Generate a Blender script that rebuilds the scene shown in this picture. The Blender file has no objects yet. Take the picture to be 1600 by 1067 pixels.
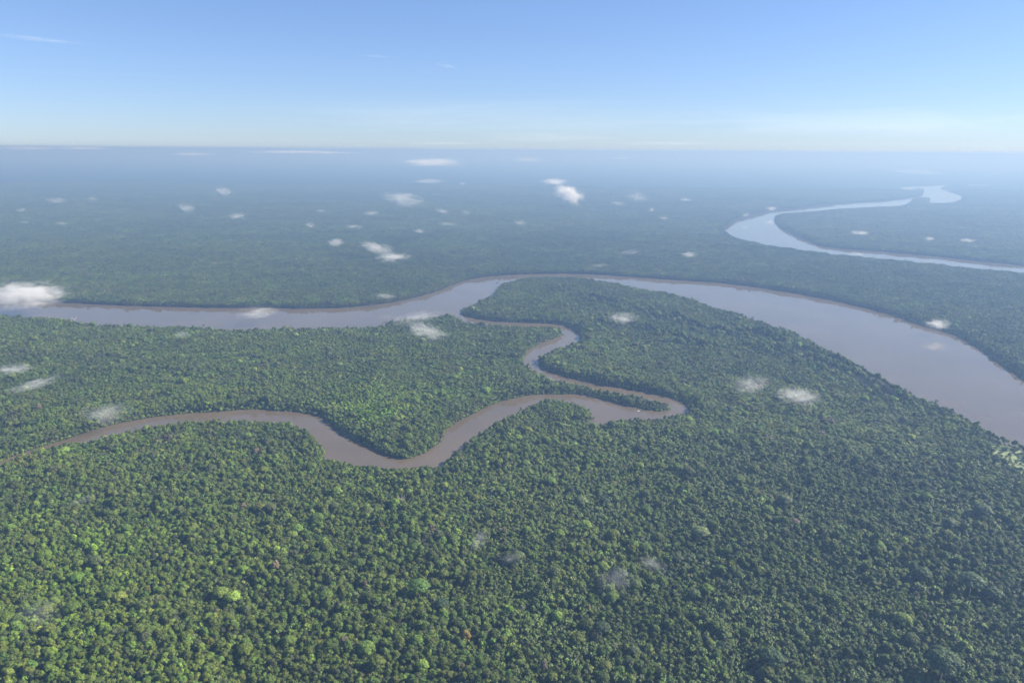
import bpy, math, random
import numpy as np
from mathutils import Matrix, Vector

random.seed(7)
RNG = np.random.default_rng(11)
SC = bpy.context.scene
COL = SC.collection
R = math.radians

# ------------------------------------------------------------------ camera
ALT = 500.0
PITCH, ROLL = R(14.50), R(0.4)
LENS = 26.0
FPX = 1600 * LENS / 36.0
cam_d = bpy.data.cameras.new('camera')
cam_d.lens, cam_d.sensor_width = LENS, 36.0
cam_d.clip_start, cam_d.clip_end = 1.0, 400000.0
cam = bpy.data.objects.new('camera', cam_d)
COL.objects.link(cam)
CAM_ROT = (Matrix.Rotation(R(90) - PITCH, 4, 'X') @ Matrix.Rotation(ROLL, 4, 'Z'))
cam.matrix_world = Matrix.Translation((0, 0, ALT)) @ CAM_ROT
SC.camera = cam

# ------------------------------------------------------------------ sky and sun
SUN_EL, SUN_AZ = R(36), R(82)          # azimuth clockwise from the viewing direction (+Y)
world = bpy.data.worlds.new('World')
SC.world = world
world.use_nodes = True
wn = world.node_tree
wn.nodes.clear()
w_out = wn.nodes.new('ShaderNodeOutputWorld')
w_bg = wn.nodes.new('ShaderNodeBackground')
w_sky = wn.nodes.new('ShaderNodeTexSky')
w_sky.sky_type = 'NISHITA'
w_sky.sun_disc = False
w_sky.sun_elevation, w_sky.sun_rotation = SUN_EL, SUN_AZ
w_sky.altitude = 500
w_sky.air_density, w_sky.dust_density, w_sky.ozone_density = 0.92, 0.25, 2.4
w_bg.inputs['Strength'].default_value = 0.065
w_mul = wn.nodes.new('ShaderNodeMix')          # white balance of the whole sky
w_mul.data_type, w_mul.blend_type = 'RGBA', 'MULTIPLY'
w_mul.inputs['Factor'].default_value = 1.0
w_mul.inputs['B'].default_value = (0.76, 0.92, 1.25, 1)
w_gam = wn.nodes.new('ShaderNodeGamma')        # softer contrast between horizon and zenith, all round
w_gam.inputs['Gamma'].default_value = 0.77
wn.links.new(w_sky.outputs[0], w_gam.inputs[0])
wn.links.new(w_gam.outputs[0], w_mul.inputs['A'])
wn.links.new(w_mul.outputs['Result'], w_bg.inputs[0])
wn.links.new(w_bg.outputs[0], w_out.inputs[0])

sun_d = bpy.data.lights.new('sun', 'SUN')
sun_d.energy, sun_d.angle, sun_d.color = 4.6, R(0.5), (1.0, 0.935, 0.81)
sun = bpy.data.objects.new('sun', sun_d)
COL.objects.link(sun)
SUN_DIR = Vector((math.sin(SUN_AZ) * math.cos(SUN_EL), math.cos(SUN_AZ) * math.cos(SUN_EL), math.sin(SUN_EL)))
sun.rotation_euler = SUN_DIR.to_track_quat('Z', 'Y').to_euler()
sun.location = (0, 0, 2000)

SC.view_settings.view_transform = 'Standard'
SC.view_settings.look = 'None'
SC.view_settings.exposure = 1.52
SC.view_settings.gamma = 1.0
SC.view_settings.use_curve_mapping = False
SC.cycles.use_denoising = True
SC.cycles.max_bounces = 6
SC.cycles.diffuse_bounces = 2
SC.cycles.glossy_bounces = 2
SC.cycles.transmission_bounces = 2
SC.cycles.volume_bounces = 2
SC.cycles.use_adaptive_sampling = True
SC.cycles.adaptive_threshold = 0.02


# ------------------------------------------------------------------ photograph pixel <-> place
ROT3 = np.array(CAM_ROT.to_3x3())


def ground_at(u, v, z=0.0):
    """point of the plane at height z that stands at pixel (u, v) of the 1600 x 1067 photograph"""
    d = ROT3 @ np.array([(u - 800) / FPX, -(v - 533.5) / FPX, -1.0])
    t = (z - ALT) / d[2]
    return np.array([d[0] * t, d[1] * t, z])


def pixel_of(xy, z=0.0):
    p = np.stack([xy[:, 0], xy[:, 1], np.full(len(xy), z - ALT)], 1) @ ROT3
    dep = np.maximum(-p[:, 2], 1e-3)
    return 800 + FPX * p[:, 0] / dep, 533.5 - FPX * p[:, 1] / dep, -p[:, 2]


# ------------------------------------------------------------------ helpers
def link(o, parent=None):
    COL.objects.link(o)
    if parent is not None:
        o.parent = parent
    return o


def tag(o, label=None, category=None, group=None, kind=None):
    if label:
        o['label'] = label
    if category:
        o['category'] = category
    if group:
        o['group'] = group
    if kind:
        o['kind'] = kind
    return o


def mesh_from(name, verts, faces, mats=(), mat_idx=None, tone=None, smooth=False):
    me = bpy.data.meshes.new(name)
    verts = np.asarray(verts, np.float32)
    nv = len(verts)
    me.vertices.add(nv)
    me.vertices.foreach_set('co', verts.ravel())
    lens = np.fromiter((len(f) for f in faces), np.int32, len(faces))
    flat = np.fromiter((i for f in faces for i in f), np.int32, int(lens.sum()))
    me.loops.add(len(flat))
    me.loops.foreach_set('vertex_index', flat)
    me.polygons.add(len(lens))
    starts = np.zeros(len(lens), np.int32)
    starts[1:] = np.cumsum(lens)[:-1]
    me.polygons.foreach_set('loop_start', starts)
    for m in mats:
        me.materials.append(m)
    if mat_idx is not None:
        me.polygons.foreach_set('material_index', np.asarray(mat_idx, np.int32))
    if smooth:
        me.polygons.foreach_set('use_smooth', np.ones(len(lens), bool))
    if tone is not None:
        a = me.attributes.new('tone', 'FLOAT', 'POINT')
        a.data.foreach_set('value', np.asarray(tone, np.float32))
    me.update(calc_edges=True)
    me.validate()
    return me


class MB:
    """collects verts and faces with a material index and a per-vertex tone"""
    def __init__(s):
        s.v, s.f, s.m, s.t = [], [], [], []

    def add(s, v, f, m=0, t=1.0):
        n = len(s.v)
        s.v.extend([tuple(p) for p in v])
        s.f.extend([tuple(i + n for i in q) for q in f])
        s.m.extend([m] * len(f))
        s.t.extend(t if hasattr(t, '__len__') else [t] * len(v))

    def join(s, o, loc=(0, 0, 0), rz=0.0, sc=1.0, tone=1.0):
        c, n_ = math.cos(rz) * sc, math.sin(rz) * sc
        v = np.asarray(o.v)
        w = np.stack([v[:, 0] * c - v[:, 1] * n_ + loc[0], v[:, 0] * n_ + v[:, 1] * c + loc[1], v[:, 2] * sc + loc[2]], 1)
        n = len(s.v)
        s.v.extend(map(tuple, w))
        s.f.extend([tuple(i + n for i in q) for q in o.f])
        s.m.extend(o.m)
        s.t.extend([t * tone for t in o.t])

    def mesh(s, name, mats, smooth=False):
        return mesh_from(name, s.v, s.f, mats, s.m, s.t, smooth)


def ico(sub):
    t = (1 + 5 ** .5) / 2
    v = [(-1, t, 0), (1, t, 0), (-1, -t, 0), (1, -t, 0), (0, -1, t), (0, 1, t), (0, -1, -t), (0, 1, -t), (t, 0, -1), (t, 0, 1), (-t, 0, -1), (-t, 0, 1)]
    v = [np.array(p) / np.linalg.norm(p) for p in v]
    f = [(0, 11, 5), (0, 5, 1), (0, 1, 7), (0, 7, 10), (0, 10, 11), (1, 5, 9), (5, 11, 4), (11, 10, 2), (10, 7, 6), (7, 1, 8),
         (3, 9, 4), (3, 4, 2), (3, 2, 6), (3, 6, 8), (3, 8, 9), (4, 9, 5), (2, 4, 11), (6, 2, 10), (8, 6, 7), (9, 8, 1)]
    for _ in range(sub):
        c, nf = {}, []

        def mid(a, b):
            k = (min(a, b), max(a, b))
            if k not in c:
                p = v[a] + v[b]
                v.append(p / np.linalg.norm(p))
                c[k] = len(v) - 1
            return c[k]
        for a, b, d in f:
            x, y, z = mid(a, b), mid(b, d), mid(d, a)
            nf += [(a, x, z), (b, y, x), (d, z, y), (x, y, z)]
        f = nf
    return np.array(v), f


ICO = {k: ico(k) for k in (1, 2, 3, 4)}


def tube(mb, p0, p1, r0, r1, m=0, n=6, tone=1.0):
    p0, p1 = Vector(p0), Vector(p1)
    q = (p1 - p0).to_track_quat('Z', 'Y')
    vs = []
    for p, r in ((p0, r0), (p1, r1)):
        for k in range(n):
            a = 2 * math.pi * k / n
            vs.append(p + q @ Vector((r * math.cos(a), r * math.sin(a), 0)))
    fs = [(k, (k + 1) % n, n + (k + 1) % n, n + k) for k in range(n)]
    fs.append(tuple(range(n, 2 * n)))
    mb.add(vs, fs, m, tone)


_LAT = RNG.random((64, 64))


def noise2(xy, cell, ox=0.0, oy=0.0):
    """smooth value noise in 0..1 over the ground"""
    x, y = xy[:, 0] / cell + ox + 1000, xy[:, 1] / cell + oy + 1000
    i, j = np.floor(x).astype(int), np.floor(y).astype(int)
    a, b = x - i, y - j
    a, b = a * a * (3 - 2 * a), b * b * (3 - 2 * b)
    g = lambda p, q: _LAT[p % 64, q % 64]
    return (g(i, j) * (1 - a) + g(i + 1, j) * a) * (1 - b) + (g(i, j + 1) * (1 - a) + g(i + 1, j + 1) * a) * b


# ------------------------------------------------------------------ materials
def new_mat(name):
    m = bpy.data.materials.new(name)
    m.use_nodes = True
    m.node_tree.nodes.clear()
    return m, m.node_tree.nodes, m.node_tree.links


def leaf_material(name):
    m, N, L = new_mat(name)
    out = N.new('ShaderNodeOutputMaterial')
    pb = N.new('ShaderNodeBsdfPrincipled')
    pb.inputs['Roughness'].default_value = 0.55
    pb.inputs['Specular IOR Level'].default_value = 0.25
    tr = N.new('ShaderNodeBsdfTranslucent')
    mix = N.new('ShaderNodeMixShader')
    mix.inputs[0].default_value = 0.22
    tint = N.new('ShaderNodeAttribute')
    tint.attribute_type, tint.attribute_name = 'INSTANCER', 'tint'
    tone = N.new('ShaderNodeAttribute')
    tone.attribute_type, tone.attribute_name = 'GEOMETRY', 'tone'
    geo = N.new('ShaderNodeNewGeometry')
    ns = N.new('ShaderNodeTexNoise')
    ns.inputs['Scale'].default_value = 0.45
    ns.inputs['Detail'].default_value = 2.0
    L.new(geo.outputs['Position'], ns.inputs['Vector'])
    mr = N.new('ShaderNodeMapRange')
    mr.inputs['From Min'].default_value, mr.inputs['From Max'].default_value = 0.3, 0.7
    mr.inputs['To Min'].default_value, mr.inputs['To Max'].default_value = 0.75, 1.25
    L.new(ns.outputs['Fac'], mr.inputs['Value'])
    mul = N.new('ShaderNodeMath')
    mul.operation = 'MULTIPLY'
    L.new(mr.outputs[0], mul.inputs[0])
    L.new(tone.outputs['Fac'], mul.inputs[1])
    vm = N.new('ShaderNodeVectorMath')
    vm.operation = 'SCALE'
    L.new(tint.outputs['Color'], vm.inputs[0])
    L.new(mul.outputs[0], vm.inputs['Scale'])
    L.new(vm.outputs[0], pb.inputs['Base Color'])
    L.new(vm.outputs[0], tr.inputs['Color'])
    L.new(pb.outputs[0], mix.inputs[1])
    L.new(tr.outputs[0], mix.inputs[2])
    L.new(mix.outputs[0], out.inputs['Surface'])
    return m


def plain_material(name, c1, c2, scale, rough=0.85, bump=0.0, spec=0.2):
    m, N, L = new_mat(name)
    out = N.new('ShaderNodeOutputMaterial')
    pb = N.new('ShaderNodeBsdfPrincipled')
    pb.inputs['Roughness'].default_value = rough
    pb.inputs['Specular IOR Level'].default_value = spec
    geo = N.new('ShaderNodeNewGeometry')
    ns = N.new('ShaderNodeTexNoise')
    ns.inputs['Scale'].default_value = scale
    ns.inputs['Detail'].default_value = 5.0
    L.new(geo.outputs['Position'], ns.inputs['Vector'])
    rp = N.new('ShaderNodeValToRGB')
    rp.color_ramp.elements[0].position, rp.color_ramp.elements[1].position = 0.35, 0.65
    rp.color_ramp.elements[0].color, rp.color_ramp.elements[1].color = (*c1, 1), (*c2, 1)
    L.new(ns.outputs['Fac'], rp.inputs[0])
    L.new(rp.outputs[0], pb.inputs['Base Color'])
    if bump:
        b = N.new('ShaderNodeBump')
        b.inputs['Strength'].default_value = bump
        b.inputs['Distance'].default_value = 1.0
        L.new(ns.outputs['Fac'], b.inputs['Height'])
        L.new(b.outputs[0], pb.inputs['Normal'])
    L.new(pb.outputs[0], out.inputs['Surface'])
    return m


LEAF = leaf_material('leaves')
BARK = plain_material('bark', (0.10, 0.085, 0.065), (0.24, 0.21, 0.17), 0.8)
PALE_BARK = plain_material('pale_bark', (0.32, 0.30, 0.27), (0.5, 0.48, 0.44), 0.8)


def ground_material():
    m, N, L = new_mat('forest_ground')
    out = N.new('ShaderNodeOutputMaterial')
    pb = N.new('ShaderNodeBsdfPrincipled')
    pb.inputs['Roughness'].default_value = 0.95
    pb.inputs['Specular IOR Level'].default_value = 0.05
    geo = N.new('ShaderNodeNewGeometry')
    n1 = N.new('ShaderNodeTexNoise')
    n1.inputs['Scale'].default_value, n1.inputs['Detail'].default_value = 0.035, 4.0
    n2 = N.new('ShaderNodeTexNoise')
    n2.inputs['Scale'].default_value, n2.inputs['Detail'].default_value = 0.0011, 4.0
    L.new(geo.outputs['Position'], n1.inputs['Vector'])
    L.new(geo.outputs['Position'], n2.inputs['Vector'])
    r1 = N.new('ShaderNodeValToRGB')
    r1.color_ramp.elements[0].position, r1.color_ramp.elements[1].position = 0.35, 0.68
    r1.color_ramp.elements[0].color, r1.color_ramp.elements[1].color = (0.010, 0.018, 0.010, 1), (0.028, 0.043, 0.020, 1)
    r2 = N.new('ShaderNodeValToRGB')
    r2.color_ramp.elements[0].position, r2.color_ramp.elements[1].position = 0.35, 0.7
    r2.color_ramp.elements[0].color, r2.color_ramp.elements[1].color = (0.75, 0.75, 0.75, 1), (1.2, 1.2, 1.1, 1)
    L.new(n1.outputs['Fac'], r1.inputs[0])
    L.new(n2.outputs['Fac'], r2.inputs[0])
    mx = N.new('ShaderNodeMix')
    mx.data_type, mx.blend_type = 'RGBA', 'MULTIPLY'
    mx.inputs['Factor'].default_value = 1.0
    L.new(r1.outputs[0], mx.inputs['A'])
    L.new(r2.outputs[0], mx.inputs['B'])
    L.new(mx.outputs['Result'], pb.inputs['Base Color'])
    L.new(pb.outputs[0], out.inputs['Surface'])
    return m


def water_material():
    m, N, L = new_mat('silty_water')
    out = N.new('ShaderNodeOutputMaterial')
    pb = N.new('ShaderNodeBsdfPrincipled')
    pb.inputs['Roughness'].default_value = 0.04
    pb.inputs['IOR'].default_value = 1.33
    geo = N.new('ShaderNodeNewGeometry')
    n1 = N.new('ShaderNodeTexNoise')
    n1.inputs['Scale'].default_value, n1.inputs['Detail'].default_value = 0.006, 5.0
    L.new(geo.outputs['Position'], n1.inputs['Vector'])
    rp = N.new('ShaderNodeValToRGB')
    rp.color_ramp.elements[0].position, rp.color_ramp.elements[1].position = 0.3, 0.7
    rp.color_ramp.elements[0].color, rp.color_ramp.elements[1].color = (0.088, 0.068, 0.045, 1), (0.110, 0.086, 0.058, 1)
    L.new(n1.outputs['Fac'], rp.inputs[0])
    L.new(rp.outputs[0], pb.inputs['Base Color'])
    n2 = N.new('ShaderNodeTexNoise')
    n2.inputs['Scale'].default_value, n2.inputs['Detail'].default_value = 0.25, 3.0
    L.new(geo.outputs['Position'], n2.inputs['Vector'])
    b = N.new('ShaderNodeBump')
    b.inputs['Strength'].default_value, b.inputs['Distance'].default_value = 0.05, 0.12
    L.new(n2.outputs['Fac'], b.inputs['Height'])
    L.new(b.outputs[0], pb.inputs['Normal'])
    L.new(pb.outputs[0], out.inputs['Surface'])
    return m


WATER = water_material()

# ------------------------------------------------------------------ ground
me = mesh_from('ground', [(-120000, -4000, 0), (120000, -4000, 0), (120000, 130000, 0), (-120000, 130000, 0)], [(0, 1, 2, 3)], [ground_material()])
tag(link(bpy.data.objects.new('ground', me)), 'flat lowland forest floor reaching to the horizon', kind='structure')

# ------------------------------------------------------------------ rivers
ZN = 15.0     # on near shores the photograph shows tree tops in front of the water, not the waterline


def shore(seq, z):
    return [ground_at(u, v, z)[:2] for u, v in seq]


main_far = [(-260, 466), (-120, 467), (0, 470), (60, 472), (112, 474), (200, 478), (320, 481), (400, 481.5), (480, 482.5), (540, 481), (600, 475),
            (648, 466), (688, 454), (720, 441), (760, 433), (820, 429), (880, 428), (940, 430), (1000, 434), (1060, 438), (1127, 442.5), (1195, 451),
            (1262, 462), (1330, 476), (1397, 493), (1432, 505), (1492, 523), (1532, 545), (1566, 569), (1600, 591), (1640, 620), (1700, 665), (1800, 740)]
main_near_right = [(1860, 900), (1800, 850), (1720, 775), (1650, 720), (1600, 691), (1573, 683), (1546, 671), (1509, 646), (1465, 629), (1418, 609), (1381, 591),
                   (1347, 572), (1303, 548), (1262, 528), (1212, 510), (1161, 492), (1111, 476), (1060, 462), (1000, 449), (962, 442), (925, 437), (887, 434),
                   (850, 432.5), (822, 435), (803, 438), (784, 443), (777, 449), (766, 462), (752, 469), (728, 479)]
creek_right_1 = [(719, 487), (723, 491), (737, 496), (756, 500), (784, 503), (830, 504.5), (860, 506), (884, 509), (896, 513), (906, 520)]
creek_right_2 = [(908, 528), (900, 532), (880, 538), (860, 545), (848, 553)]
creek_right_3 = [(842, 562), (845, 569), (851, 576), (864, 582), (884, 588), (914, 595), (942, 601), (976, 607), (1004, 612), (1038, 618), (1059, 625), (1073, 631)]
creek_low = [(1081, 640), (1064, 646), (1049, 649.5), (1035, 653), (1008, 653), (1000, 651), (972, 652), (960, 656), (934, 658), (921, 660)]
creek_low_b = [(920, 653)]
creek_low_c = [(926, 643), (920, 636), (900, 628.5), (860, 625), (824, 632), (800, 646), (768, 664), (736, 684), (718, 700), (702, 713), (690, 722), (673, 726),
               (636, 729), (622, 731), (607, 728), (579, 725), (551, 723), (523, 717), (505, 712)]
creek_low_d = [(500, 707), (504, 704)]
creek_low_e = [(507, 699), (499, 687), (482, 672), (457, 661.5), (422, 658), (388, 656.5), (337, 657), (287, 660), (236, 666), (202, 672), (169, 679), (135, 686),
               (101, 693), (67, 703.5), (27, 714.5), (0, 727), (-60, 752), (-170, 796)]
creek_up = [(-170, 784), (-60, 746), (0, 722), (20, 713), (51, 701), (101, 687), (148, 671), (189, 661), (236, 652), (287, 646), (337, 643), (405, 639), (420, 640),
            (457, 642), (482, 646), (504, 651), (512, 660), (524, 667), (548, 681), (580, 700), (612, 714), (632, 718), (668, 706), (684, 692), (692, 676), (712, 660),
            (740, 647), (780, 627), (806, 621), (830, 616.5), (870, 615), (900, 616), (920, 618.5), (950, 626), (980, 634), (1010, 641), (1036, 643), (1050, 640)]
spit_top = [(1048, 634), (1030, 629), (1000, 622), (960, 615), (928, 609), (900, 603), (876, 599), (858, 592), (840, 584), (826, 576)]
creek_left_1 = [(815, 568), (816, 559), (824, 548), (840, 538), (864, 530), (876, 524)]
creek_left_2 = [(881, 515), (862, 511), (820, 508.5), (760, 505), (730, 501), (716, 495), (706, 490), (694, 489), (680, 494), (640, 499), (608, 504), (584, 509), (540, 511),
                (500, 513), (456, 513), (371, 514.5), (320, 511), (260, 508), (220, 507), (180, 508.5), (140, 505), (110, 500), (80, 497), (40, 493.5), (0, 491.5), (-120, 489), (-260, 490)]
main_poly = (shore(main_far, 0) + shore(main_near_right, ZN) + shore(creek_right_1, 0) + shore(creek_right_2, ZN) + shore(creek_right_3, 0)
             + shore(creek_low, ZN) + shore(creek_low_b, 6) + shore(creek_low_c, ZN) + shore(creek_low_d, 0) + shore(creek_low_e, ZN)
             + shore(creek_up, 0) + shore(spit_top, 7) + shore(creek_left_1, 0) + shore(creek_left_2, ZN))
far_poly = (shore([(1132, 366), (1137, 355), (1151.5, 344), (1177.5, 337), (1210, 329), (1242.5, 326), (1291, 320.5), (1340, 316.5), (1386, 314), (1415, 311)], 0)
            + shore([(1420, 316.5), (1400, 321.6), (1372, 322.6), (1324, 325), (1275, 329), (1242.5, 331), (1216.5, 334)], 26)
            + shore([(1210, 343), (1216.5, 352), (1233, 363), (1262, 376), (1288, 386), (1340, 391), (1405, 396), (1470, 402), (1535, 409), (1600, 415), (1760, 430)], 0)
            + shore([(1760, 441), (1600, 424), (1535, 418), (1470, 411), (1405, 405), (1356, 399), (1307, 395), (1242, 387.6), (1210, 383), (1177, 376), (1151, 370)], 22))
lake_poly = shore([(1408, 293.4), (1425, 292), (1443, 292), (1457, 291), (1471, 290), (1478, 290), (1471, 293.6), (1471.5, 297), (1483, 298.5), (1497, 304),
                   (1511, 307.4), (1502, 310.4), (1500, 315), (1483, 318.4), (1465, 319.5), (1440, 318.9), (1449, 316.8), (1453, 313.5), (1451, 311), (1435, 311),
                   (1421, 313), (1406, 313), (1421, 309), (1439, 306), (1443, 300.5), (1443, 296), (1435, 294.2), (1427, 294.6), (1425, 299)], 0)
pond_poly = shore([(1392, 266), (1414, 265), (1432, 264.6), (1446, 263.4), (1448, 266), (1458, 269), (1470, 272.3), (1435, 272), (1408, 269.4)], 0)
sliver_a = shore([(1512, 288.9), (1541, 289.2), (1541, 290.1), (1512, 290)], 0)
sliver_b = shore([(1545, 270.2), (1560, 269.8), (1560, 271.2), (1545, 271)], 0)


def smooth_loop(pts, step, wob, seed):
    """round the traced corners, add points, roughen the shoreline a little"""
    p = np.array(pts)
    out = []
    n = len(p)
    for i in range(n):
        a, b, c, d = p[i - 1], p[i], p[(i + 1) % n], p[(i + 2) % n]
        ln = np.linalg.norm(c - b)
        k = int(max(1, min(14, ln / step)))
        ta, tb = (c - a), (d - b)
        ta = ta / (np.linalg.norm(ta) + 1e-6) * ln * 0.8
        tb = tb / (np.linalg.norm(tb) + 1e-6) * ln * 0.8
        for j in range(k):
            t = j / k
            h = (2 * t ** 3 - 3 * t ** 2 + 1) * b + (t ** 3 - 2 * t ** 2 + t) * ta + (-2 * t ** 3 + 3 * t ** 2) * c + (t ** 3 - t ** 2) * tb
            out.append(h)
    o = np.array(out)
    o[:, 0] += (noise2(o, 45.0, seed) - .5) * wob
    o[:, 1] += (noise2(o, 45.0, seed + 9) - .5) * wob
    return o


WATERS = []
for name, poly, step, wob, label in (
        ('river', main_poly, 25, 7, 'wide brown river with its narrow meandering brown tributary'),
        ('river', far_poly, 60, 20, 'pale river bend shining behind the forest on the right'),
        ('lake', lake_poly, 120, 0, 'bright irregular sheet of water far off below the horizon at right'),
        ('lake', pond_poly, 300, 0, 'faint most distant sheet of water under the horizon at right'),
        ('lake', sliver_a, 1e6, 0, 'thin bright sliver of far water right of the irregular lake'),
        ('lake', sliver_b, 1e6, 0, 'thin faint sliver of far water nearest the right edge')):
    loop = smooth_loop(poly, step, wob, len(WATERS) * 3.7)
    WATERS.append(loop)
    me = mesh_from(name, np.column_stack([loop, np.full(len(loop), 0.35 - .03 * (len(WATERS) - 1))]), [tuple(range(len(loop)))], [WATER])
    tag(link(bpy.data.objects.new(name, me)), label, kind='structure')
for o in COL.objects:
    if o.name.startswith(('river', 'lake')) and o.data.polygons[0].normal.z < 0:
        o.data.flip_normals()


def shore_distance(xy, loops=WATERS, far=400.0):
    """distance to the nearest shoreline, negative on water"""
    d2 = np.full(len(xy), far * far)
    inside = np.zeros(len(xy), bool)
    for lp in loops:
        lo, hi = lp.min(0) - far, lp.max(0) + far
        sel = np.nonzero(np.all((xy > lo) & (xy < hi), 1))[0]
        if not len(sel):
            continue
        p = xy[sel]
        dd = np.full(len(p), far * far)
        ins = np.zeros(len(p), bool)
        for a, b in zip(lp, np.roll(lp, -1, 0)):
            e = b - a
            w = p - a
            t = np.clip((w @ e) / (e @ e + 1e-9), 0, 1)
            q = w - t[:, None] * e
            np.minimum(dd, (q * q).sum(1), out=dd)
            cr = ((a[1] > p[:, 1]) != (b[1] > p[:, 1]))
            if cr.any():
                with np.errstate(divide='ignore', invalid='ignore'):
                    xi = e[0] * (p[:, 1] - a[1]) / (e[1] if e[1] else 1e-9) + a[0]
                ins ^= cr & (p[:, 0] < xi)
        d2[sel] = np.minimum(d2[sel], dd)
        inside[sel] |= ins
    d = np.sqrt(d2)
    d[inside] *= -1
    return d


# ------------------------------------------------------------------ plant shapes
def leaf_cards(mb, rng, c, rad, n, size, tone, up=-0.25, m=0):
    """n bent leaf sprays over the upper shell of an ellipsoid"""
    d = rng.normal(size=(n * 3, 3))
    d /= np.linalg.norm(d, axis=1)[:, None]
    d = d[d[:, 2] > up][:n]
    for q in d:
        p = np.array(c) + q * np.array(rad) * rng.uniform(0.80, 1.28)
        nrm = q / np.array(rad)
        nrm = nrm / np.linalg.norm(nrm) + rng.normal(size=3) * 0.42 + np.array([0, 0, 0.25])
        nrm /= np.linalg.norm(nrm)
        t = np.cross(nrm, rng.normal(size=3))
        t /= np.linalg.norm(t) + 1e-9
        b = np.cross(nrm, t)
        s = size * rng.uniform(0.6, 1.35)
        w = s * rng.uniform(0.45, 0.8)
        v = [p - t * s * .5, p + b * w * .5 + nrm * s * .12, p + t * s * .5 - nrm * s * .1, p - b * w * .5 + nrm * s * .12]
        mb.add(v, [(0, 1, 2), (0, 2, 3)], m, tone * rng.uniform(0.8, 1.2))


def leaf_mass(mb, rng, c, rad, sub, tone, m=0, rough=0.16):
    v, f = ICO[sub]
    k = 1 + rng.normal(size=len(v)) * rough
    mb.add(v * np.array(rad) * k[:, None] + np.array(c), f, m, list(np.clip(tone * (1 + rng.normal(size=len(v)) * .12), 0.4, 1.8)))


def broad_crown(rng, h, r, deep, nlobe, sub, cards, size, m=0, dome=False):
    """crown of many lobes over a dome; returns the shape and the lobe centres"""
    mb, cs = MB(), []
    base = h - deep
    for k in range(nlobe):
        a = k * 2.39996 + rng.uniform(-.4, .4)
        q = math.sqrt((k + .5) / nlobe)
        rr = r * q * (0.72 if not dome else 0.8)
        lz = base + deep * (0.62 * (1 - q * q) ** (0.5 if dome else 0.8) + 0.22 + rng.uniform(-.10, .14) * (0.35 if dome else 1))
        lr = r * rng.uniform(0.27, 0.42) * (1.0 if not dome else 0.95)
        c = (rr * math.cos(a) + rng.uniform(-.06, .06) * r, rr * math.sin(a) + rng.uniform(-.06, .06) * r, lz)
        cs.append(c)
        tone = rng.uniform(0.86, 1.14)
        rad = (lr, lr * rng.uniform(.85, 1.15), lr * rng.uniform(.62, .85))
        leaf_mass(mb, rng, c, [x * 0.82 for x in rad], sub, tone * 0.9, m, .22)
        leaf_cards(mb, rng, c, rad, cards, size, tone, m=m)
    return mb, cs


def trunk_shape(rng, h, r0, cs, limbs, m=0):
    mb = MB()
    p, k = Vector((0, 0, -0.5)), Vector((0, 0, 0))
    fork = h * 0.58
    bend = Vector((rng.uniform(-.5, .5), rng.uniform(-.5, .5), fork * .5))
    tube(mb, p, bend, r0, r0 * .8, m, 7)
    top = Vector((bend.x * .6, bend.y * .6, fork))
    tube(mb, bend, top, r0 * .8, r0 * .62, m, 7)
    pick = list(range(len(cs)))
    rng.shuffle(pick)
    for i in pick[:limbs]:
        c = Vector(cs[i])
        knee = top.lerp(c, .5) + Vector((0, 0, -.08 * h))
        tube(mb, top, knee, r0 * .45, r0 * .3, m, 5)
        tube(mb, knee, c, r0 * .3, r0 * .12, m, 5)
    return mb


def palm_crown(rng, h, L, nf, m=0):
    mb = MB()
    for k in range(nf):
        a = 2 * math.pi * k / nf + rng.uniform(-.25, .25)
        el = rng.uniform(-.15, 1.15)
        ln = L * rng.uniform(.8, 1.15)
        dx, dy = math.cos(a), math.sin(a)
        pts = []
        for j in range(6):
            t = j / 5
            rr = ln * t * math.cos(el) * (1 - .12 * t)
            zz = ln * (t * math.sin(el) - 0.55 * t * t)
            pts.append(Vector((dx * rr, dy * rr, h + zz)))
        side = Vector((-dy, dx, 0))
        tone = rng.uniform(.8, 1.2)
        for j in range(5):
            w0 = ln * (.05, .2, .23, .2, .13, .02)[j]
            w1 = ln * (.05, .2, .23, .2, .13, .02)[j + 1]
            for s in (-1, 1):
                d0, d1 = Vector((0, 0, -.45 * w0)), Vector((0, 0, -.45 * w1))
                v = [pts[j], pts[j] + side * s * w0 + d0, pts[j + 1] + side * s * w1 + d1, pts[j + 1]]
                mb.add(v, [(0, 1, 2, 3)] if s > 0 else [(3, 2, 1, 0)], m, tone * (1.08 if s > 0 else .92))
    return mb


def palm_trunk(rng, h, m=0):
    mb = MB()
    a = Vector((0, 0, -.4))
    b = Vector((rng.uniform(-.5, .5), rng.uniform(-.5, .5), h * .5))
    c = Vector((0, 0, h))
    tube(mb, a, b, .22, .17, m, 6)
    tube(mb, b, c, .17, .13, m, 6)
    return mb


def both(crown, trunk):
    """one plant as one shape: leaves in slot 0, bark in slot 1"""
    o = MB()
    o.join(crown)
    t = MB()
    t.v, t.f, t.m, t.t = trunk.v, trunk.f, [1] * len(trunk.f), trunk.t
    o.join(t)
    return o


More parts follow.
